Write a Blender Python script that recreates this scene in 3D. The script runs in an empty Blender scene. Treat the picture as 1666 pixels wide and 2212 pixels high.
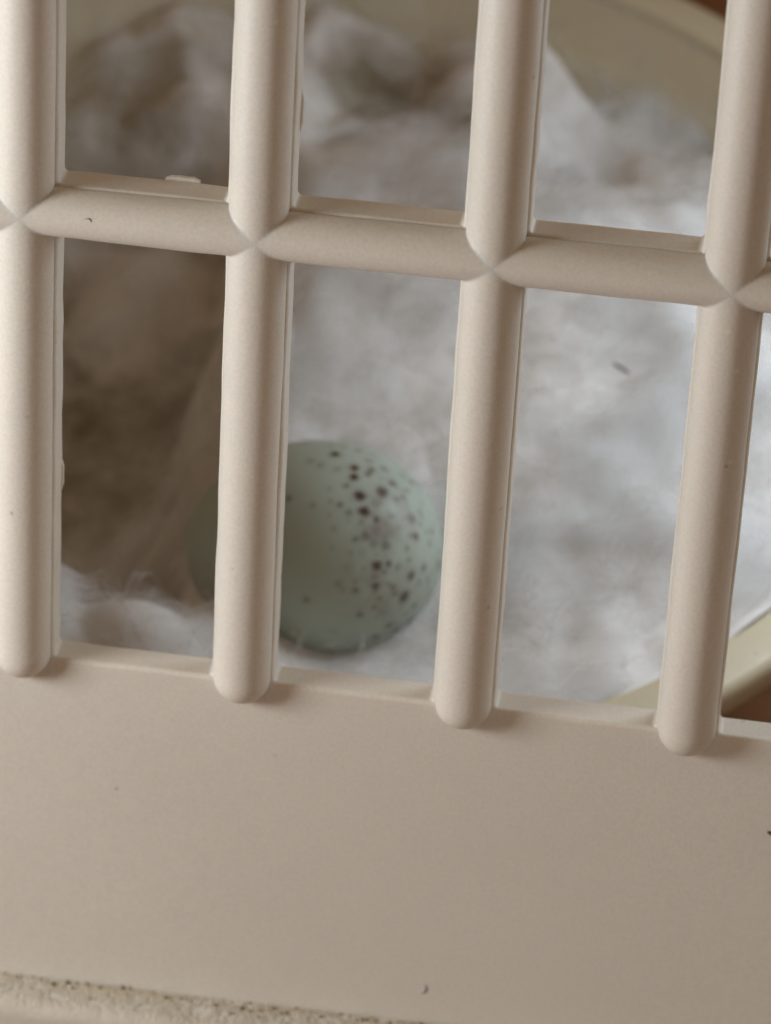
import bpy, bmesh, math, random
from mathutils import Vector, Matrix, noise

# ------------------------------------------------------------------ scale and frames
S = 0.012                       # one unit below = the pitch of the bars = 12 mm
LEAN = math.radians(14.4)       # the lattice front leans back a little
s_, c_ = math.sin(LEAN), math.cos(LEAN)
PANEL = Matrix(((1, 0, 0), (0, s_, -c_), (0, c_, s_)))   # panel axes (x right, y up, z out) -> world
scene = bpy.context.scene
COL = scene.collection
rnd = random.Random(7)

# ------------------------------------------------------------------ camera
CAM_R = Matrix(((0.9894539086, 0.0493228789, -0.1361918366),
                (0.1113675089, -0.8602541501, 0.4975540927),
                (-0.0926187923, -0.5074741874, -0.8566747974)))
CAM_C = Vector((3.24349, 7.69635, 15.17511))
cam = bpy.data.cameras.new('camera')
cam_o = bpy.data.objects.new('camera', cam)
COL.objects.link(cam_o)
right, up, back = PANEL @ CAM_R[0], -(PANEL @ CAM_R[1]), -(PANEL @ CAM_R[2])
mw = Matrix((right, up, back)).transposed().to_4x4()
mw.translation = (PANEL @ CAM_C) * S
cam_o.matrix_world = mw
cam.sensor_fit = 'HORIZONTAL'
cam.sensor_width = 36
cam.lens = 36 * 8800 / 1666
cam.clip_start = 0.01
cam.clip_end = 50
cam.dof.use_dof = True
cam.dof.focus_distance = 17.35 * S
cam.dof.aperture_fstop = 78
scene.camera = cam_o
scene.cycles.transparent_max_bounces = 32

# ------------------------------------------------------------------ light: a window far to the left, a weak warm bounce from the right, room light
scene.view_settings.view_transform = 'Standard'
scene.view_settings.look = 'None'
scene.view_settings.exposure = 0
scene.view_settings.gamma = 1
world = bpy.data.worlds.new('World')
scene.world = world
world.use_nodes = True
bg = world.node_tree.nodes['Background']
bg.inputs[0].default_value = (1.0, 0.66, 0.38, 1)
bg.inputs[1].default_value = 0.20

def area(name, pos, target, size, power, color):
    l = bpy.data.lights.new(name, 'AREA')
    l.shape = 'RECTANGLE'
    l.size, l.size_y = size[0] * S, size[1] * S
    l.energy = power
    l.color = color
    o = bpy.data.objects.new(name, l)
    COL.objects.link(o)
    p = PANEL @ Vector(pos) * S
    t = PANEL @ Vector(target) * S
    o.matrix_world = Matrix.Translation(p) @ (t - p).to_track_quat('-Z', 'Y').to_matrix().to_4x4()
    return o
area('window_light', (-7.5, .7, 4.4), (1.7, -1.5, 0), (3.2, 4), 0.160, (0.86, 0.935, 1.0))
area('room_bounce_light', (5.0, -4.6, 10.5), (2.6, -3.0, 0), (5, 3), 0.020, (0.92, 0.97, 1.0))
area('far_window_light', (4.9, .5, -2.95), (2.4, -2.4, -2.6), (2.5, 2.5), 0.0210, (0.76, 0.89, 1.0))

# ------------------------------------------------------------------ helpers
def mesh_obj(name, verts, faces, mat, parent=None, smooth=True, normals=None):
    me = bpy.data.meshes.new(name)
    me.from_pydata([(v[0] * S, v[1] * S, v[2] * S) for v in verts], [], faces)
    if smooth:
        me.polygons.foreach_set('use_smooth', [True] * len(me.polygons))
    if normals:
        me.normals_split_custom_set_from_vertices(normals)
    me.materials.append(mat)
    me.update()
    o = bpy.data.objects.new(name, me)
    COL.objects.link(o)
    o.parent = parent
    return o

def tag(o, label=None, cat=None, group=None, kind=None):
    if label: o['label'] = label
    if cat: o['category'] = cat
    if group: o['group'] = group
    if kind: o['kind'] = kind
    return o

class NT:
    def __init__(self, name):
        self.m = bpy.data.materials.new(name)
        self.m.use_nodes = True
        self.t = self.m.node_tree
        self.b = self.t.nodes['Principled BSDF']
        self.co = None
    def n(self, typ, **kw):
        nd = self.t.nodes.new(typ)
        for k, v in kw.items():
            if k.startswith('_'):
                setattr(nd, k[1:], v)
            else:
                i = int(k[1:]) if k[0] == 'i' and k[1:].isdigit() else k.replace('__', ' ')
                self.set(nd.inputs[i], v)
        return nd
    def set(self, inp, v):
        if hasattr(v, 'is_linked'):
            self.t.links.new(v, inp)
        else:
            inp.default_value = v
    def coord(self, scale=1.0, kind='Object'):
        tc = self.n('ShaderNodeTexCoord')
        mp = self.n('ShaderNodeMapping')
        mp.vector_type = 'POINT'
        self.t.links.new(tc.outputs[kind], mp.inputs[0])
        k = scale / S
        mp.inputs['Scale'].default_value = (k, k, k)
        return mp.outputs[0]
    def noise(self, vec, scale, detail=3, rough=.55):
        nd = self.n('ShaderNodeTexNoise', Vector=vec, Scale=scale, Detail=detail, Roughness=rough)
        return nd.outputs[0]
    def ramp(self, fac, stops, interp='LINEAR'):
        nd = self.n('ShaderNodeValToRGB', Fac=fac)
        r = nd.color_ramp
        r.interpolation = interp
        while len(r.elements) < len(stops): r.elements.new(0.5)
        for e, (p, c) in zip(r.elements, stops):
            e.position = p
            e.color = (c, c, c, 1) if not hasattr(c, '__len__') else (*c, 1)
        return nd.outputs[0]
    def mix(self, fac, a, b, mode='MIX'):
        nd = self.n('ShaderNodeMix', _data_type='RGBA', _blend_type=mode)
        self.set(nd.inputs[0], fac)
        for i, v in ((6, a), (7, b)):
            self.set(nd.inputs[i], v if hasattr(v, 'is_linked') else (*v, 1))
        return nd.outputs[2]
    def math(self, op, a, b=0.0):
        nd = self.n('ShaderNodeMath', _operation=op)
        self.set(nd.inputs[0], a); self.set(nd.inputs[1], b)
        return nd.outputs[0]
    def bump(self, h, strength, dist):
        nd = self.n('ShaderNodeBump', Height=h, Strength=strength, Distance=dist * S)
        self.t.links.new(nd.outputs[0], self.b.inputs['Normal'])

# ------------------------------------------------------------------ materials
def plastic(name, col, rough=.48, sss=.25, dirt=True):
    n = NT(name)
    v = n.coord()
    big = n.noise(v, 1.1, 3)
    mid = n.noise(v, 9, 4, .6)
    grain = n.noise(v, 62, 3, .7)
    c = n.mix(n.ramp(big, [(.35, 0), (.7, 1)]), tuple(x * .965 for x in col), col)
    c = n.mix(n.ramp(mid, [(.3, .0), (.75, .35)]), c, tuple(x * y for x, y in zip(col, (1.03, 1.0, .94))))
    c = n.mix(n.math('MULTIPLY', n.ramp(grain, [(.36, 1), (.62, 0)]), .30), c, tuple(x * .72 for x in col))
    if dirt:                                     # sparse tiny specks moulded in or stuck on
        vo = n.n('ShaderNodeTexVoronoi', Vector=v, Scale=5.5)
        vo.inputs['Randomness'].default_value = 1
        sp = n.ramp(vo.outputs['Distance'], [(.035, 1), (.075, 0)])
        gate = n.ramp(n.noise(v, 2.6, 1), [(.54, 0), (.6, 1)])
        c = n.mix(n.math('MULTIPLY', n.math('MULTIPLY', sp, gate), .35), c, (.12, .08, .05))
        vo2 = n.n('ShaderNodeTexVoronoi', Vector=v, Scale=3.1)
        sp2 = n.ramp(vo2.outputs['Distance'], [(.02, 1), (.05, 0)])
        c = n.mix(n.math('MULTIPLY', sp2, .35), c, (.85, .8, .7))
    n.set(n.b.inputs['Base Color'], c)
    n.set(n.b.inputs['Roughness'], n.ramp(mid, [(.3, rough - .05), (.7, rough + .07)]))
    n.b.inputs['Subsurface Weight'].default_value = sss
    n.b.inputs['Subsurface Radius'].default_value = (1.0, .55, .28)
    n.b.inputs['Subsurface Scale'].default_value = .09 * S
    n.bump(n.math('ADD', n.math('MULTIPLY', grain, .5), n.math('MULTIPLY', mid, .5)), .22, .010)
    return n.m
CREAM = plastic('cream_plastic', (.67, .60, .51))
PANP = plastic('yellowed_cream_plastic', (.66, .575, .41), .42, .3)

def rail_mat():
    n = NT('dirty_cream_plastic')
    v = n.coord()
    col = (.58, .50, .40)
    grain = n.noise(v, 95, 2, .6)
    c = n.mix(n.math('MULTIPLY', n.ramp(grain, [(.3, 1), (.62, 0)]), .2), col, tuple(x * .72 for x in col))
    sep = n.n('ShaderNodeSeparateXYZ', Vector=v)
    # dust lying in the groove along the plate, thinning outwards
    near = n.ramp(sep.outputs[2], [(0.0, 1), (.14, .5), (.23, 0)])
    d = n.noise(v, 13, 5, .7)
    dust = n.math('MULTIPLY', near, n.ramp(d, [(.36, 0), (.56, 1)]))
    c = n.mix(n.math('MULTIPLY', dust, .85), c, (.40, .31, .19))
    n.set(n.b.inputs['Base Color'], c)
    n.b.inputs['Roughness'].default_value = .6
    n.bump(n.math('ADD', n.math('MULTIPLY', dust, 1.5), n.math('MULTIPLY', grain, .3)), .5, .03)
    return n.m
RAILM = rail_mat()

def cotton_mat(name, alpha):
    n = NT(name)
    v = n.coord()
    a = n.noise(v, 1.6, 4, .6)
    f = n.noise(v, 4, 5, .6)
    c = n.mix(n.ramp(a, [(.35, 0), (.7, 1)]), (.76, .72, .68), (.84, .82, .80))
    n.set(n.b.inputs['Base Color'], c)
    n.b.inputs['Roughness'].default_value = 1
    n.b.inputs['Specular IOR Level'].default_value = .05
    n.b.inputs['Subsurface Weight'].default_value = 0
    n.b.inputs['Subsurface Radius'].default_value = (1, .95, .9)
    n.b.inputs['Subsurface Scale'].default_value = .18 * S
    n.bump(f, .16, .06)
    if alpha:
        at = n.n('ShaderNodeAttribute', _attribute_name='thin')
        thin = at.outputs['Fac']
        al = n.math('SUBTRACT', 1.35, n.math('ADD', thin, n.math('MULTIPLY', f, .75)))
        n.set(n.b.inputs['Alpha'], n.ramp(al, [(0.0, .0), (.45, 1)]))
    return n.m
COTTON = cotton_mat('white_cotton', True)
FIBRE = cotton_mat('cotton_fibre', False)

def fluff_mat():
    n = NT('cotton_fluff')
    v = n.coord()
    wv = n.n('ShaderNodeTexNoise', Vector=v, Scale=1.2, Detail=2)
    off = n.n('ShaderNodeVectorMath', _operation='SCALE')
    n.t.links.new(wv.outputs['Color'], off.inputs[0]); off.inputs['Scale'].default_value = .9
    ad = n.n('ShaderNodeVectorMath', _operation='ADD')
    n.t.links.new(v, ad.inputs[0]); n.t.links.new(off.outputs[0], ad.inputs[1])
    f = n.noise(ad.outputs[0], 1.15, 6, .52)
    lev = n.n('ShaderNodeAttribute', _attribute_name='level').outputs['Fac']
    d = n.math('SUBTRACT', f, n.math('ADD', .34, n.math('MULTIPLY', lev, .28)))
    d = n.math('SUBTRACT', d, n.math('MULTIPLY', n.n('ShaderNodeAttribute', _attribute_name='thin').outputs['Fac'], .17))
    al = n.ramp(n.math('MULTIPLY', d, 4.0), [(0, 0), (.5, .32), (1, .58)])
    n.set(n.b.inputs['Alpha'], al)
    n.set(n.b.inputs['Base Color'], (.88, .88, .88, 1))
    n.b.inputs['Roughness'].default_value = 1
    n.b.inputs['Specular IOR Level'].default_value = 0
    # fibres pass light: half of it goes through
    tr = n.n('ShaderNodeBsdfTranslucent', Color=(.88, .88, .88, 1))
    tp = n.n('ShaderNodeBsdfTransparent')
    mx = n.n('ShaderNodeMixShader'); n.set(mx.inputs[0], al)
    n.t.links.new(tp.outputs[0], mx.inputs[1]); n.t.links.new(tr.outputs[0], mx.inputs[2])
    m2 = n.n('ShaderNodeMixShader'); m2.inputs[0].default_value = .4
    n.t.links.new(n.b.outputs[0], m2.inputs[1]); n.t.links.new(mx.outputs[0], m2.inputs[2])
    out = [x for x in n.t.nodes if x.type == 'OUTPUT_MATERIAL'][0]
    n.t.links.new(m2.outputs[0], out.inputs[0])
    return n.m
FLUFF = fluff_mat()

def egg_mat():
    n = NT('eggshell')
    v = n.coord()
    pig = n.n('ShaderNodeAttribute', _attribute_name='pigment').outputs['Fac']
    haze = n.n('ShaderNodeAttribute', _attribute_name='blush').outputs['Fac']
    c = n.mix(n.ramp(n.noise(v, 3, 4), [(.3, 0), (.7, 1)]), (.41, .465, .40), (.45, .50, .43))
    c = n.mix(n.math('MULTIPLY', haze, .7), c, (.19, .105, .075))
    c = n.mix(pig, c, (.055, .018, .012))
    n.set(n.b.inputs['Base Color'], c)
    n.b.inputs['Roughness'].default_value = .5
    n.b.inputs['Specular IOR Level'].default_value = .3
    n.b.inputs['Subsurface Weight'].default_value = .2
    n.b.inputs['Subsurface Radius'].default_value = (.6, 1, .7)
    n.b.inputs['Subsurface Scale'].default_value = .05 * S
    n.bump(n.noise(v, 45, 3), .12, .01)
    return n.m
EGGM = egg_mat()

def simple(name, col, rough=.8):
    n = NT(name)
    v = n.coord()
    c = n.mix(n.noise(v, 25, 3), tuple(x * .6 for x in col), tuple(min(1, x * 1.4) for x in col))
    n.set(n.b.inputs['Base Color'], c)
    n.b.inputs['Roughness'].default_value = rough
    return n.m
HUSK = simple('dark_husk', (.07, .03, .028))
CRUMB = simple('brown_crumb', (.10, .05, .02))
GREYH = simple('grey_hair', (.40, .36, .32))
DIRT = simple('brown_dirt', (.34, .25, .14))

def wood():
    n = NT('brown_wood')
    v = n.coord()
    mp = n.n('ShaderNodeMapping', Vector=v)
    mp.inputs['Scale'].default_value = (.25, 2.2, 1)
    g = n.noise(mp.outputs[0], 1.6, 6, .65)
    c = n.mix(n.ramp(g, [(.3, 0), (.7, 1)]), (.19, .078, .032), (.33, .16, .07))
    n.set(n.b.inputs['Base Color'], c)
    n.b.inputs['Roughness'].default_value = .6
    n.bump(g, .3, .05)
    return n.m
WOOD = wood()

# ------------------------------------------------------------------ the ground behind: a brown wooden floor
RIM_Z, BC, BR = -3.139, Vector((.734, 3.062)), 3.217
FLOOR_Z = -5.5
tag(mesh_obj('floor', [(-60, -60, FLOOR_Z), (60, -60, FLOOR_Z), (60, 60, FLOOR_Z), (-60, 60, FLOOR_Z)],
             [(0, 1, 2, 3)], WOOD, smooth=False), 'brown wooden floor under the nest', kind='structure')

# ------------------------------------------------------------------ the lattice front
front = bpy.data.objects.new('nest_box_front', None)
COL.objects.link(front)
front.matrix_world = PANEL.to_4x4()
tag(front, 'cream plastic lattice front with rounded bars above a blank lower plate', 'cage front')

RV, RH, HT = .127, .112, .128       # half widths of upright and cross bars, height of both
BAR_END = -2.225
ROWS = (0.0, 2.25)
BARS = list(range(0, 7))
TOP, BOT, LEFT, RIGHT = 4.6, -4.25, -9.0, 9.0  # slab carried on unseen and closed at the left to block the window light
TH = .165
YW = -2.245                          # lower edge of the openings

def smax(a, b):
    m = min(a, b)
    k = .26 * m * (1 - m / HT) * 2.0 + 1e-6
    h = max(k - abs(a - b), 0) / k
    return max(a, b) + h * h * k * .25

NA = 22
def patch_point(xc, yc, phi, psi):
    return Vector((xc + RV * math.sin(phi), yc + RH * math.sin(psi), smax(HT * math.cos(phi), HT * math.cos(psi))))
def patch(xc, yc):
    """the shared crossing surface, split along its mitre: triangles of the upright and of the cross bar"""
    A = [-math.pi / 2 + math.pi * i / (2 * NA) for i in range(2 * NA + 1)]
    V, N = [], []
    e = 1e-3
    lim = math.pi / 2 - .02
    for psi in A:
        for phi in A:
            V.append(patch_point(xc, yc, phi, psi))
            p, q = max(-lim, min(lim, phi)), max(-lim, min(lim, psi))
            du = patch_point(xc, yc, p + e, q) - patch_point(xc, yc, p - e, q)
            dv = patch_point(xc, yc, p, q + e) - patch_point(xc, yc, p, q - e)
            N.append(du.cross(dv).normalized())
    W = 2 * NA + 1
    up_, cr_ = [], []
    for j in range(2 * NA):
        for i in range(2 * NA):
            a, b, c, d = j * W + i, j * W + i + 1, (j + 1) * W + i + 1, (j + 1) * W + i
            # split along the diagonal that follows the mitre
            if (i < NA) == (j < NA): tris = ((a, b, c), (a, c, d))
            else: tris = ((a, b, d), (b, c, d))
            for t in tris:
                cx = sum(abs(A[k % W]) for k in t); cy = sum(abs(A[k // W]) for k in t)
                (up_ if cx < cy else cr_).append(t)
    return V, N, up_, cr_

class Acc:
    def __init__(self): self.v, self.n, self.f = [], [], []
    def add(self, V, N, F):
        used, base = {}, len(self.v)
        for f in F:
            g = []
            for k in f:
                if k not in used:
                    used[k] = base + len(used)
                    self.v.append(V[k]); self.n.append(N[k])
                g.append(used[k])
            self.f.append(tuple(g))
    def strip(self, rows):
        """rows of (points, normals) joined by quads"""
        V = [p for r in rows for p in r[0]]; N = [p for r in rows for p in r[1]]
        w = len(rows[0][0])
        F = [(j * w + i, j * w + i + 1, (j + 1) * w + i + 1, (j + 1) * w + i) for j in range(len(rows) - 1) for i in range(w - 1)]
        self.add(V, N, F)

def wob(x, y, k=1.0):
    return .004 * k * noise.noise(Vector((x * 1.3, y * 1.3, 4.7)))

ANG = [-math.pi / 2 + math.pi * i / (2 * NA) for i in range(2 * NA + 1)]
patches = {(b, r): patch(b, r) for b in BARS for r in ROWS}

def upright(b):
    acc = Acc()
    def row(y):
        P = [Vector((b + RV * math.sin(a), y, HT * math.cos(a))) for a in ANG]
        N = [Vector((math.sin(a) / RV, 0, math.cos(a) / HT)).normalized() for a in ANG]
        return P, N
    spans = [(BAR_END, ROWS[0] - RH), (ROWS[0] + RH, ROWS[1] - RH), (ROWS[1] + RH, TOP)]
    for y0, y1 in spans:
        acc.strip([row(y0 + (y1 - y0) * k / 24) for k in range(25)])
    # rounded lower end
    rows = []
    for k in range(13):
        be = math.pi / 2 * (12 - k) / 12
        P = [Vector((b + RV * math.sin(a) * math.cos(be), BAR_END - RV * .98 * math.sin(be), HT * math.cos(a) * math.cos(be) - .002)) for a in ANG]
        N = [Vector((math.sin(a) * math.cos(be) / RV, -math.sin(be) / RV, math.cos(a) * math.cos(be) / HT)).normalized() for a in ANG]
        rows.append((P, N))
    acc.strip(rows)
    for r in ROWS:
        V, N, u, c = patches[(b, r)]
        acc.add(V, N, u)
    return acc
def finish(acc, name):
    V = []
    for v, n in zip(acc.v, acc.n):        # hand-moulded plastic: barely uneven
        V.append(v + n * (.0035 * noise.noise(Vector((v.x * 2.1, v.y * 2.1, v.z * 2.1 + 9))) + .002 * noise.noise(v * 7)))
    o = mesh_obj(name, V, acc.f, CREAM, front, True)
    o.data.normals_split_custom_set_from_vertices([tuple(n) for n in acc.n])
    return o
for b in BARS:
    finish(upright(b), 'bar')

for r in ROWS:
    acc = Acc()
    edges = [BARS[0] - .6] + [v for b in BARS for v in (b - RV, b + RV)] + [BARS[-1] + .6]
    for k in range(0, len(edges), 2):
        x0, x1 = edges[k], edges[k + 1]
        rows = []
        for j in range(15):
            x = x1 + (x0 - x1) * j / 14
            P = [Vector((x, r + RH * math.sin(a), HT * math.cos(a))) for a in ANG]
            N = [Vector((0, math.sin(a) / RH, math.cos(a) / HT)).normalized() for a in ANG]
            rows.append((P, N))
        acc.strip(rows)
    for b in BARS:
        V, N, u, c = patches[(b, r)]
        acc.add(V, N, c)
    finish(acc, 'crossbar')

# the slab behind the bars and the blank plate below, one moulding with open windows
def frange(a, b, step):
    n = max(1, round((b - a) / step))
    return [a + (b - a) * i / n for i in range(n)]
WV, WH = .139, .119
def cuts(stops, step):
    out = []
    for a, b in zip(stops, stops[1:]): out += frange(a, b, step)
    return out + [stops[-1]]
xst = [LEFT] + [v for b in BARS for v in (b - WV, b + WV)] + [RIGHT]
yst = [BOT, YW, -WH, WH, ROWS[1] - WH, ROWS[1] + WH, TOP]
XS, YS = cuts(xst, .12), cuts(yst, .12)
def is_open(x, y):
    bi = any(abs(x - b) < WV for b in BARS)
    if x < BARS[0] or x > BARS[-1] or bi: return False
    return (YW < y < -WH) or (WH < y < ROWS[1] - WH) or (y > ROWS[1] + WH)
nx, ny = len(XS), len(YS)
solid = [[not is_open((XS[i] + XS[i + 1]) / 2, (YS[j] + YS[j + 1]) / 2) for i in range(nx - 1)] for j in range(ny - 1)]
def jit(x, y):
    e = noise.noise(Vector((x * 5, y * 5, 1.3))) * .004 + noise.noise(Vector((x * 17, y * 17, 3.3))) * .003
    f = noise.noise(Vector((x * 5, y * 5, 8.3))) * .004 + noise.noise(Vector((x * 17, y * 17, 6.3))) * .003
    return x + e, y + f
def warp(x, y):
    if y > YW: return 0
    t = min(1, (YW - y) / .4)                    # the plate is very slightly dished
    return .004 * t * (x - 1.9) ** 2 / (1 + .1 * (x - 1.9) ** 2) + .004 * t * noise.noise(Vector((x * .7, y * .7, 2)))
vid, V, F = {}, [], []
def vget(i, j, k):
    key = (i, j, k)
    if key not in vid:
        x, y = XS[i], YS[j]
        if YW - .05 < y: xj, yj = jit(x, y)
        else: xj, yj = x, y
        vid[key] = len(V)
        V.append((xj, yj, warp(x, y) - (TH if k else 0)))
    return vid[key]
for j in range(ny - 1):
    for i in range(nx - 1):
        if not solid[j][i]: continue
        F.append((vget(i, j, 0), vget(i + 1, j, 0), vget(i + 1, j + 1, 0), vget(i, j + 1, 0)))
        F.append((vget(i, j + 1, 1), vget(i + 1, j + 1, 1), vget(i + 1, j, 1), vget(i, j, 1)))
        for di, dj, a, b2 in ((0, -1, (i, j), (i + 1, j)), (1, 0, (i + 1, j), (i + 1, j + 1)), (0, 1, (i + 1, j + 1), (i, j + 1)), (-1, 0, (i, j + 1), (i, j))):
            jj, ii = j + dj, i + di
            if not (0 <= jj < ny - 1 and 0 <= ii < nx - 1 and solid[jj][ii]):
                F.append((vget(*a, 0), vget(*a, 1), vget(*b2, 1), vget(*b2, 0)))
plate = mesh_obj('plate', V, F, CREAM, front)
bv = plate.modifiers.new('edge', 'BEVEL')
bv.width = .022 * S; bv.segments = 3; bv.limit_method = 'ANGLE'; bv.angle_limit = math.radians(50)
bv.harden_normals = True

# slivers of moulding flash left on the opening edges
def sliver(x0, x1, y, z, h, vertical=False):
    pts = []
    n = 10
    for k in range(n + 1):
        t = k / n
        hh = h * min(1, 5 * t, 5 * (1 - t)) * (1 + .25 * noise.noise(Vector((x0 * 3 + t * 4, y, 0))))
        pts.append((x0 + (x1 - x0) * t, hh))
    V, F = [], []
    for z0 in (z, z - .02):
        for p, hh in pts:
            for q in (-.03, hh):
                V.append((y + q, p, z0) if vertical else (p, y + q, z0))
    m = 2 * (n + 1)
    for k in range(n):
        a = 2 * k
        F += [(a, a + 2, a + 3, a + 1), (m + a + 1, m + a + 3, m + a + 2, m + a), (a + 1, a + 3, m + a + 3, m + a + 1)]
    return mesh_obj('moulding_flash', V, F, CREAM, front, smooth=False)
sliver(.57, .72, WH + .004, -TH + .012, .013)
sliver(.42, .60, 1 + WV + .002, -TH + .03, .008, True)
sliver(-1.45, -1.3, WV + .002, -TH + .03, .007, True)

# the rail along the foot of the plate
prof = [(-4.04, -.10), (-4.04, .14)]
for k in range(9):
    a = math.pi / 2 * k / 8
    prof.append((-4.04 - .09 * (1 - math.cos(a)), .14 + .09 * math.sin(a)))
prof += [(-4.45, .235), (-4.9, .24), (-4.9, -.16)]
XR = frange(LEFT, RIGHT, .06) + [RIGHT]
V, F = [], []
for x in XR:
    for k, (y, z) in enumerate(prof):
        w = .006 * noise.noise(Vector((x * 2, y * 2, z * 3)))
        V.append((x, y + w + .012 * (noise.noise(Vector((x * 6, z * 9, 0)))) * (z > -.05 and y > -4.2), z + w))
m = len(prof)
for i in range(len(XR) - 1):
    for k in range(m - 1):
        F.append((i * m + k, i * m + k + 1, (i + 1) * m + k + 1, (i + 1) * m + k))
rail = mesh_obj('bottom_rail', V, F, RAILM, front)

# ------------------------------------------------------------------ the nest pan
pan = bpy.data.objects.new('nest_pan', None)
COL.objects.link(pan)
pan.location = (BC.x * S, BC.y * S, FLOOR_Z * S)
tag(pan, 'round yellowed cream plastic nest pan filled with cotton', 'nest pan')
def lathe(name, prof, mat, parent, seg=160):
    V, F = [], []
    oz = FLOOR_Z
    for i in range(seg):
        a = 2 * math.pi * i / seg
        for r, z in prof: V.append((r * math.cos(a), r * math.sin(a), z - oz))
    m = len(prof)
    for i in range(seg):
        j = (i + 1) % seg
        for k in range(m - 1):
            F.append((i * m + k, j * m + k, j * m + k + 1, i * m + k + 1))
    return mesh_obj(name, V, F, mat, parent)
R0 = BR
inner = [(.01, RIM_Z - 2.1), (1.0, RIM_Z - 2.05), (1.9, RIM_Z - 1.75), (2.55, RIM_Z - 1.2), (2.9, RIM_Z - .65), (3.08, RIM_Z - .25), (R0 - .04, RIM_Z - .06)]
outer = [(R0 + .06, RIM_Z - .10), (R0 + .0, RIM_Z - .4), (3.03, RIM_Z - .8), (2.66, RIM_Z - 1.32), (1.95, RIM_Z - 1.9), (1.05, RIM_Z - 2.22), (1.0, FLOOR_Z), (.01, FLOOR_Z)]
bowl = lathe('bowl', outer[::-1] + inner[::-1][:0] , PANP, pan)
bowl_in = lathe('bowl_lining', inner, PANP, pan)
rimp = [(R0 - .055, RIM_Z - .10)]
for k in range(7):
    a = math.pi * .5 * k / 6
    rimp.append((R0 + .0 - .05 * math.cos(a), RIM_Z - .05 + .05 * math.sin(a)))
rimp += [(R0 + .15, RIM_Z - .015)]
for k in range(1, 7):
    a = math.pi * .5 * k / 6
    rimp.append((R0 + .15 + .06 * math.sin(a), RIM_Z - .075 + .06 * math.cos(a)))
rimp += [(R0 + .20, RIM_Z - .20), (R0 + .16, RIM_Z - .21), (R0 + .14, RIM_Z - .13), (R0 + .03, RIM_Z - .12)]
lathe('rim', rimp, PANP, pan)

# ------------------------------------------------------------------ cotton wool
EGG_C = Vector((1.0106, 1.3969, -3.2891))
def sst(a, b, x):
    t = max(0.0, min(1.0, (x - a) / (b - a)))
    return t * t * (3 - 2 * t)
def thinness(x, y):
    """where the wool is so thin that the pan shows through"""
    p = Vector((x, y, 0))
    w = .28 * noise.noise(p * 1.1 + Vector((0, 0, 3)))
    left = sst(.62, -.05, x - w) * sst(.72, 1.15, y + .5 * w)
    left *= 1 - .25 * sst(4.2, 4.9, y)
    left *= .85 + .45 * noise.noise(p * 1.3 + Vector((4, 1, 6)))
    left = max(0, min(.86, left * 1.1)) * (1 - .85 * math.exp(-((x + .35) / .38) ** 2 - ((y - 4.0) / .3) ** 2))
    left *= 1 - .6 * math.exp(-((x - .1 - (y - 2.2) * .5) / .16) ** 2)
    back = sst(4.4, 5.1, y) * sst(-.3, .25, noise.noise(p * 1.15 + Vector((2.3, 5.1, 7))) + .28 * noise.noise(p * 3.1)) * sst(2.6, 1.7, x)
    g = math.exp(-((x - .72) / .6) ** 2 - ((y - 5.55) / .85) ** 2)
    g2 = math.exp(-((x - 1.95) / .28) ** 2 - ((y - 4.95) / .3) ** 2)
    return min(1, max(left, back * .85, g, .9 * g2))
def cotton_h(x, y, top=False):
    d = math.hypot(x - BC.x, y - BC.y)
    u, w = (x - BC.x) / BR, (y - BC.y) / BR
    h = RIM_Z - .06
    # lower towards the back, where the pan's wall shows
    bk = max(0, min(1, (w - .25) / .5)); bk = bk * bk * (3 - 2 * bk)
    rt = max(0, min(1, (x - 1.2) / 1.2))
    h -= (.02 + .42 * rt) * bk
    h -= .3 * math.exp(-((x - 1.05) / .3) ** 2 - ((y - 5.75) / .45) ** 2)
    # hollow of the egg
    ex, ey = x - EGG_C.x, y - EGG_C.y
    h -= .36 * math.exp(-((ex + .05) / .75) ** 2 - (ey / .62) ** 2)
    # deep hollow at the left side of the pan
    lf = max(0, min(1, (.62 - x + .25 * noise.noise(Vector((x, y, 3)) * 1.1)) / .75)); lf = lf * lf * (3 - 2 * lf)
    fr = max(0, min(1, (y - .72) / .45))
    h -= (.22 if top else .55) * thinness(x, y)
    bw = max(0, min(1, (y - 4.2) / .8)) * max(0, min(1, .55 + 1.6 * noise.noise(Vector((x * 1.1 + 5, y * 1.1, 2)))))
    h += .14 * sst(4.5, 5.4, y) * sst(2.1, 1.3, x)
    bl_ = max(0, min(1, (5.0 - y) / 1.0))
    h -= .74 * lf * fr * fr * (3 - 2 * fr) * (.12 + .88 * bl_)
    # tuft in front of the egg
    h += .10 * math.exp(-((x - .2) / .7) ** 2 - ((y - .55) / .22) ** 2) - .06 * math.exp(-((x - 1.2) / .5) ** 2 - ((y - .75) / .3) ** 2)
    p = Vector((x, y, 0))
    b1 = noise.noise(p * .75 + Vector((3, 7, 1)))
    b2 = noise.noise(p * 1.7 + Vector((1, 2, 5)))
    b3 = noise.noise(p * 4.1 + Vector((8, 2, 5)))
    b4 = noise.noise(p * 10 + Vector((3, 2, 5)))
    rough = .30 + .25 * bk + .3 * max(0, min(1, .3 - x * .5))
    h += .15 * b1 + rough * (.20 * (abs(b2) * 2 - .5) + .10 * b3 + .012 * b4)
    edge = max(0, (d - (BR - .5)) / .5)
    h -= .03 * edge
    # never through the pan
    return h
def pan_floor(d):
    pr = inner
    for (r0, z0), (r1, z1) in zip(pr, pr[1:]):
        if d <= r1: return z0 + (z1 - z0) * (d - r0) / (r1 - r0)
    return RIM_Z - .02
NR, NSG = 150, 480
V, F, thin = [], [], []
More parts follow.
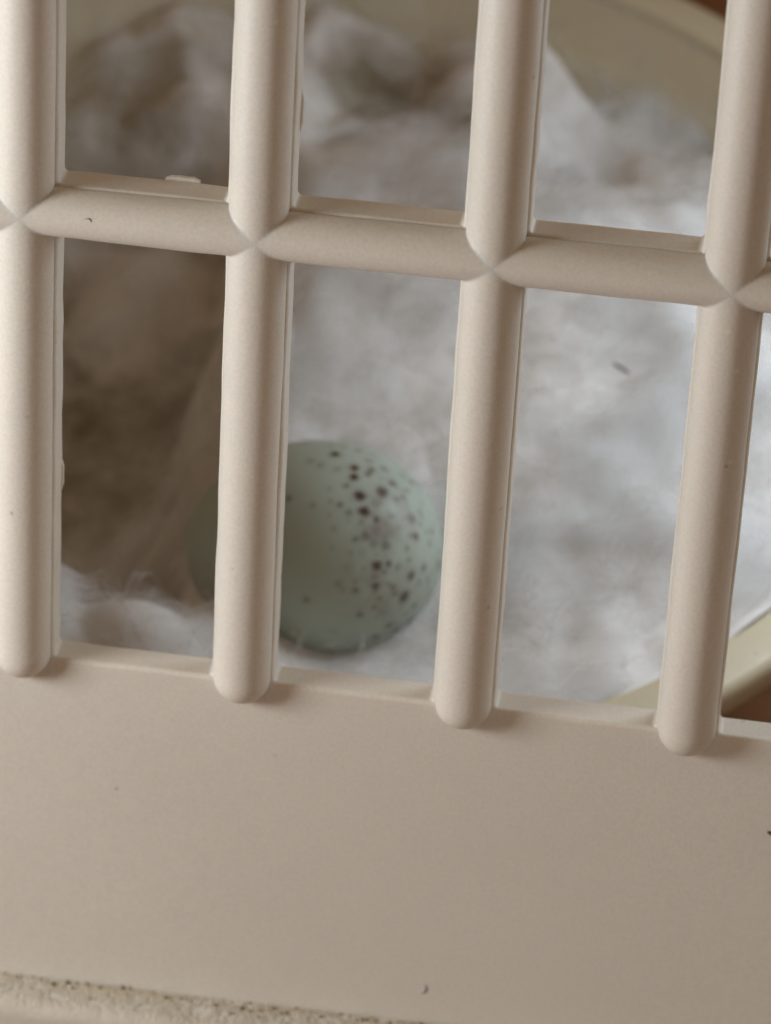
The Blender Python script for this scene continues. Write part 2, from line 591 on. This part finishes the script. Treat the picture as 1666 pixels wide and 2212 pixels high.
for i in range(NR):
    rr = (BR - .02) * ((i + .3) / NR)
    for j in range(NSG):
        a = 2 * math.pi * j / NSG
        x, y = BC.x + rr * math.cos(a), BC.y + rr * math.sin(a)
        h = cotton_h(x, y)
        fl = pan_floor(min(rr, BR - .04)) + .02
        t = 0.0
        lift = h - fl
        t = max(0, min(1, 1 - lift / .45))
        w = (y - BC.y) / BR
        bkk = max(0, min(1, (w - .2) / .4))
        t = max(t * bkk, .95 * thinness(x, y))
        V.append((x, y, max(h, fl)))
        thin.append(t)
for i in range(NR - 1):
    for j in range(NSG):
        k = (j + 1) % NSG
        F.append((i * NSG + j, (i + 1) * NSG + j, (i + 1) * NSG + k, i * NSG + k))
cotton = bpy.data.objects.new('cotton_bedding', None)
COL.objects.link(cotton)
tag(cotton, 'soft white cotton wool filling the nest pan around the egg', 'cotton wool')
wad = mesh_obj('wad', V, F, COTTON, cotton)
at = wad.data.attributes.new('thin', 'FLOAT', 'POINT')
at.data.foreach_set('value', thin)

# the wispy outer layer of the wool: thin, loosely overlapping veils of fibre
SH, SR, SA = 5, 72, 220
V, F, lev, fth = [], [], [], []
for k in range(SH):
    b0 = len(V)
    for i in range(SR):
        rr = (BR - .05) * ((i + .3) / SR)
        for j in range(SA):
            a = 2 * math.pi * (j + .37 * k) / SA
            x, y = BC.x + rr * math.cos(a), BC.y + rr * math.sin(a)
            ed = math.exp(-((x - EGG_C.x) / .85) ** 4 - ((y - EGG_C.y) / .72) ** 4)
            edge = max(0, min(1, (BR - rr) / .35))
            nn = .6 + .8 * noise.noise(Vector((x * 1.3, y * 1.3, k * .35)))
            off = (.02 + .36 * (k + 1) / SH * max(.15, nn)) * (1 - .5 * ed) * (.25 + .75 * edge)
            V.append((x, y, cotton_h(x, y, True) + off))
            fth.append(thinness(x, y))
            lev.append((k + 1) / SH)
    for i in range(SR - 1):
        for j in range(SA):
            j2 = (j + 1) % SA
            F.append((b0 + i * SA + j, b0 + (i + 1) * SA + j, b0 + (i + 1) * SA + j2, b0 + i * SA + j2))
fluff = mesh_obj('fluff', V, F, FLUFF, cotton)
fluff['kind'] = 'stuff'
at = fluff.data.attributes.new('level', 'FLOAT', 'POINT')
at.data.foreach_set('value', lev)
at = fluff.data.attributes.new('thin', 'FLOAT', 'POINT')
at.data.foreach_set('value', fth)

# loose fibres standing off the wad, too many to count
V, F = [], []
def fibre(x, y, L, r, lift):
    a = rnd.uniform(0, 2 * math.pi)
    bend = rnd.uniform(-.9, .9)
    n = 7
    ring = []
    px, py = x, y
    for k in range(n + 1):
        t = k / n
        a2 = a + bend * t
        px += math.cos(a2) * L / n; py += math.sin(a2) * L / n
        dd = math.hypot(px - BC.x, py - BC.y)
        if dd > BR - .05: return
        z = cotton_h(px, py) + lift * math.sin(math.pi * min(1, t * 1.1)) - .004
        base = len(V)
        rr = r * (1 - .6 * t)
        sx, sy = -math.sin(a2) * rr, math.cos(a2) * rr
        V.extend([(px + sx, py + sy, z), (px - sx, py - sy, z), (px, py, z + rr * 1.6)])
        ring.append(base)
    for b0, b1 in zip(ring, ring[1:]):
        for q in range(3):
            F.append((b0 + q, b0 + (q + 1) % 3, b1 + (q + 1) % 3, b1 + q))
for k in range(5000):
    x, y = rnd.uniform(-1.3, 3.6), rnd.uniform(.2, 6.0)
    if math.hypot(x - BC.x, y - BC.y) > BR - .1: continue
    if ((x - EGG_C.x) / .75) ** 2 + ((y - EGG_C.y) / .6) ** 2 < 1: continue
    if rnd.random() < .75 * thinness(x, y): continue
    fibre(x, y, rnd.uniform(.15, .6), rnd.uniform(.0009, .0021), rnd.uniform(.0, .24))
fb = mesh_obj('fibre', V, F, FIBRE, cotton)
fb['kind'] = 'stuff'

# ------------------------------------------------------------------ the egg
AX, E2, E3 = (Vector((0.8075137, -0.3527615, 0.4727377)), Vector((-0.1113675, 0.6958590, 0.7094910)), Vector((-0.5792396, -0.6255714, 0.5226295)))
LA, LB = .72, .544
SPOTS = [(0.432, 0.844, 0.319, 0.0187, 1), (0.62, 0.71, 0.334, 0.0175, 1), (0.664, 0.633, 0.399, 0.0169, 1), (0.756, 0.464, 0.462, 0.0218, 0.9), (0.813, 0.329, 0.48, 0.0218, 0.9), (0.827, 0.498, 0.262, 0.0256, 0.75), (0.875, 0.257, 0.411, 0.015, 0.65), (0.814, 0.571, 0.105, 0.0187, 0.55), (0.688, 0.695, 0.206, 0.0156, 0.6), (0.702, 0.659, 0.27, 0.0144, 0.55), (0.47, 0.88, 0.066, 0.0144, 0.6), (0.662, 0.553, 0.506, 0.0119, 0.55), (0.685, 0.389, 0.616, 0.0119, 0.5), (0.351, 0.453, 0.82, 0.0131, 0.5), (0.182, 0.7, 0.691, 0.0069, 0.5), (0.342, 0.786, 0.514, 0.015, 0.3), (0.43, 0.746, 0.508, 0.0181, 0.25), (0.546, 0.706, 0.451, 0.0156, 0.25), (0.586, 0.531, 0.612, 0.0112, 0.2), (0.53, 0.385, 0.756, 0.0125, 0.25), (0.747, 0.318, 0.583, 0.015, 0.4), (0.84, 0.413, 0.351, 0.025, 0.4), (0.703, 0.708, 0.066, 0.0119, 0.5), (0.721, 0.691, 0.058, 0.0106, 0.5), (0.785, 0.59, -0.191, 0.0162, 0.4), (0.886, 0.43, 0.173, 0.0144, 0.35), (0.961, 0.268, 0.072, 0.0225, 0.4), (0.992, 0.111, 0.06, 0.0137, 0.6), (0.991, 0.048, -0.123, 0.0144, 0.25), (0.987, -0.154, -0.052, 0.0144, 0.45), (0.97, -0.226, 0.095, 0.0181, 0.6), (0.933, -0.123, 0.338, 0.0137, 0.55), (0.892, -0.139, 0.43, 0.0193, 0.75), (0.861, -0.313, 0.4, 0.0169, 0.6), (0.913, -0.19, 0.36, 0.0125, 0.35), (0.906, -0.412, 0.092, 0.0237, 0.65), (0.903, -0.377, 0.207, 0.0131, 0.4), (0.814, -0.535, 0.225, 0.0343, 0.3), (0.72, -0.562, 0.407, 0.0144, 0.4), (0.746, -0.664, 0.053, 0.0181, 0.5), (0.624, -0.78, 0.048, 0.0218, 0.3), (0.477, -0.437, 0.762, 0.0144, 0.4), (0.695, -0.296, 0.656, 0.0131, 0.25), (0.711, -0.346, 0.613, 0.01, 0.2), (0.787, -0.022, 0.617, 0.0106, 0.2), (0.849, 0.112, 0.516, 0.0193, 0.4), (0.813, 0.101, 0.573, 0.0119, 0.3), (0.908, 0.229, 0.351, 0.0281, 0.35), (0.943, 0.139, 0.302, 0.0281, 0.35), (0.897, 0.14, 0.42, 0.0374, 0.3), (0.93, 0.034, 0.367, 0.0218, 0.4), (0.888, 0.045, 0.457, 0.0218, 0.3), (0.759, -0.15, 0.634, 0.0156, 0.12), (0.836, -0.027, 0.548, 0.0187, 0.12), (0.322, 0.927, -0.194, 0.0131, 0.5), (0.27, 0.95, -0.159, 0.0125, 0.35), (0.381, 0.915, 0.137, 0.0137, 0.35), (0.319, 0.922, 0.217, 0.0112, 0.35), (0.121, 0.956, 0.266, 0.0169, 0.2), (0.617, 0.776, 0.132, 0.0156, 0.35), (0.541, 0.841, -0.035, 0.025, 0.25), (0.761, 0.641, -0.106, 0.0169, 0.25), (0.877, -0.229, 0.423, 0.0169, 0.3), (0.517, -0.723, 0.459, 0.0125, 0.15), (0.955, -0.152, 0.253, 0.0131, 0.3)]
for k in range(130):                                  # a scatter of faint small freckles round the blunt end
    t = max(.05, min(.985, rnd.gauss(.84, .11))); a = rnd.uniform(0, 2 * math.pi)
    SPOTS.append((t, math.sqrt(1 - t * t) * math.cos(a), math.sqrt(1 - t * t) * math.sin(a), rnd.uniform(.004, .012), rnd.uniform(.12, .5)))
for k in range(70):                                   # the ring goes on round the hidden side
    t = max(-.6, min(.985, rnd.gauss(.78, .16))); a = rnd.uniform(0, 2 * math.pi)
    q = Vector((t, math.sqrt(1 - t * t) * math.cos(a), math.sqrt(1 - t * t) * math.sin(a)))
    if q.dot(Vector((.45, .25, .85))) > .25: continue
    SPOTS.append((q.x, q.y, q.z, rnd.uniform(.01, .025), rnd.uniform(.2, .8)))
NE, ME = 230, 360
V, F, pig, blush = [], [], [], []
sp = [(Vector((a, b, c)), r, d) for a, b, c, r, d in SPOTS]
for i in range(NE + 1):
    th = math.pi * i / NE
    for j in range(ME):
        a = 2 * math.pi * j / ME
        q = Vector((math.cos(th), math.sin(th) * math.cos(a), math.sin(th) * math.sin(a)))
        k = 1 + .05 * q.x
        p = AX * (q.x * LA) + (E2 * q.y + E3 * q.z) * (LB * k)
        V.append((p.x, p.y, p.z))
        pv, bl = 0.0, 0.0
        if q.x > -.7:
            w1 = noise.noise(q * 22) ; w2 = noise.noise(q * 55)
            qq = Vector((q.x * LA, q.y * LB, q.z * LB))
            for c, r, d in sp:
                dx = q - c
                if abs(dx.x) > .2 or abs(dx.y) > .2: continue
                dist = (qq - Vector((c.x * LA, c.y * LB, c.z * LB))).length
                if dist < r * 3.5:
                    e = dist / (r * 1.2) * (1 + .3 * w1 + .22 * w2)
                    f = max(0, min(1, (1.35 - e) / .75))
                    pv = max(pv, f * f * (3 - 2 * f) * min(1, d * 1.02) * (.35 if r > .024 and d < .42 else 1))
                    bl = max(bl, max(0, 1 - e / 2.6) * d * .8)
            ring = math.exp(-((q.x - .88) / .11) ** 2) * max(0, .35 + noise.noise(q * 5) + .5 * noise.noise(q * 14))
            bl = min(1, bl + .6 * ring * (q.z > .05))
        pig.append(pv); blush.append(bl)
for i in range(NE):
    for j in range(ME):
        k = (j + 1) % ME
        F.append((i * ME + j, (i + 1) * ME + j, (i + 1) * ME + k, i * ME + k))
egg = mesh_obj('egg', V, F, EGGM)
egg.location = EGG_C * S
for nm, vals in (('pigment', pig), ('blush', blush)):
    at = egg.data.attributes.new(nm, 'FLOAT', 'POINT')
    at.data.foreach_set('value', vals)
tag(egg, 'small pale green egg with dark brown speckles lying in white cotton', 'egg')

# ------------------------------------------------------------------ bits of debris
def sliver3d(name, p, d, nrm, L, w, mat, label, cat, bend=0.0):
    """a small husk: tapered, curved, lying along d on a surface with normal nrm (panel or world vectors already in world)"""
    d = d.normalized(); b = nrm.cross(d).normalized()
    V, F = [], []
    n, m = 10, 8
    for i in range(n + 1):
        t = i / n * 2 - 1
        r = w * math.sqrt(max(0, 1 - t * t)) + 1e-4
        c = d * (t * L) + b * (bend * t * t)
        for j in range(m):
            a = 2 * math.pi * j / m
            q = c + b * (r * math.cos(a)) + nrm * (r * .7 * math.sin(a))
            V.append(tuple(q))
    for i in range(n):
        for j in range(m):
            k = (j + 1) % m
            F.append((i * m + j, i * m + k, (i + 1) * m + k, (i + 1) * m + j))
    o = mesh_obj(name, V, F, mat)
    o.location = p * S
    tag(o, label, cat)
    return o
fx, fy = 2.42, 2.66
sliver3d('seed_husk', Vector((fx, fy, cotton_h(fx, fy) + .22)), Vector((.75, -.55, 0)), Vector((0, 0, 1)), .065, .0095, HUSK,
         'tiny dark husk lying alone on the white cotton', 'husk')
N_ = PANEL @ Vector((0, 0, 1))
sliver3d('crumb', PANEL @ Vector((3.435, -2.73, .010)), PANEL @ Vector((1, -.3, 0)), N_, .032, .012, CRUMB,
         'brown crumb stuck to the blank cream plate', 'crumb')
sliver3d('hair', PANEL @ Vector((.296, .035, .124)), PANEL @ Vector((1, -.35, 0)), N_, .020, .0035, GREYH,
         'tiny curved grey hair on the first crossbar between the left bars', 'hair', -.012)
sliver3d('hair', PANEL @ Vector((1.913, -3.845, .0)), PANEL @ Vector((.5, 1, 0)), N_, .032, .008, GREYH,
         'short grey hair stuck low on the cream plate', 'hair', .014)

# grains of dirt packed in the groove between plate and rail, too many to count
V, F = [], []
for k in range(330):
    x = rnd.uniform(-.6, 4.2)
    z = abs(rnd.gauss(0, .05)) + .004
    if z > .2: continue
    dens = noise.noise(Vector((x * 2.2, 3, 0))) + noise.noise(Vector((x * 7, 9, 0))) * .6
    if rnd.random() > .45 + .8 * dens: continue
    r = rnd.uniform(.004, .013) * (1.15 - 2.5 * z)
    c = Vector((x, -4.04 + r * .3, z))
    base = len(V)
    pts = [(1, 0, 0), (-1, 0, 0), (0, 1, 0), (0, -1, 0), (0, 0, 1), (0, 0, -1)]
    ang = rnd.uniform(0, 6.28)
    for p in pts:
        q = Vector(p) * r * rnd.uniform(.6, 1.3)
        q = Vector((q.x * math.cos(ang) - q.z * math.sin(ang), q.y * .8, q.x * math.sin(ang) + q.z * math.cos(ang)))
        q.x *= 1.4
        V.append(tuple(PANEL @ (c + q)))
    for f in ((0, 2, 4), (2, 1, 4), (1, 3, 4), (3, 0, 4), (2, 0, 5), (1, 2, 5), (3, 1, 5), (0, 3, 5)):
        F.append(tuple(base + q for q in f))
dirt = mesh_obj('dirt', V, F, DIRT)
tag(dirt, 'brown dirt packed in the groove at the foot of the cream plate', 'dirt', kind='stuff')
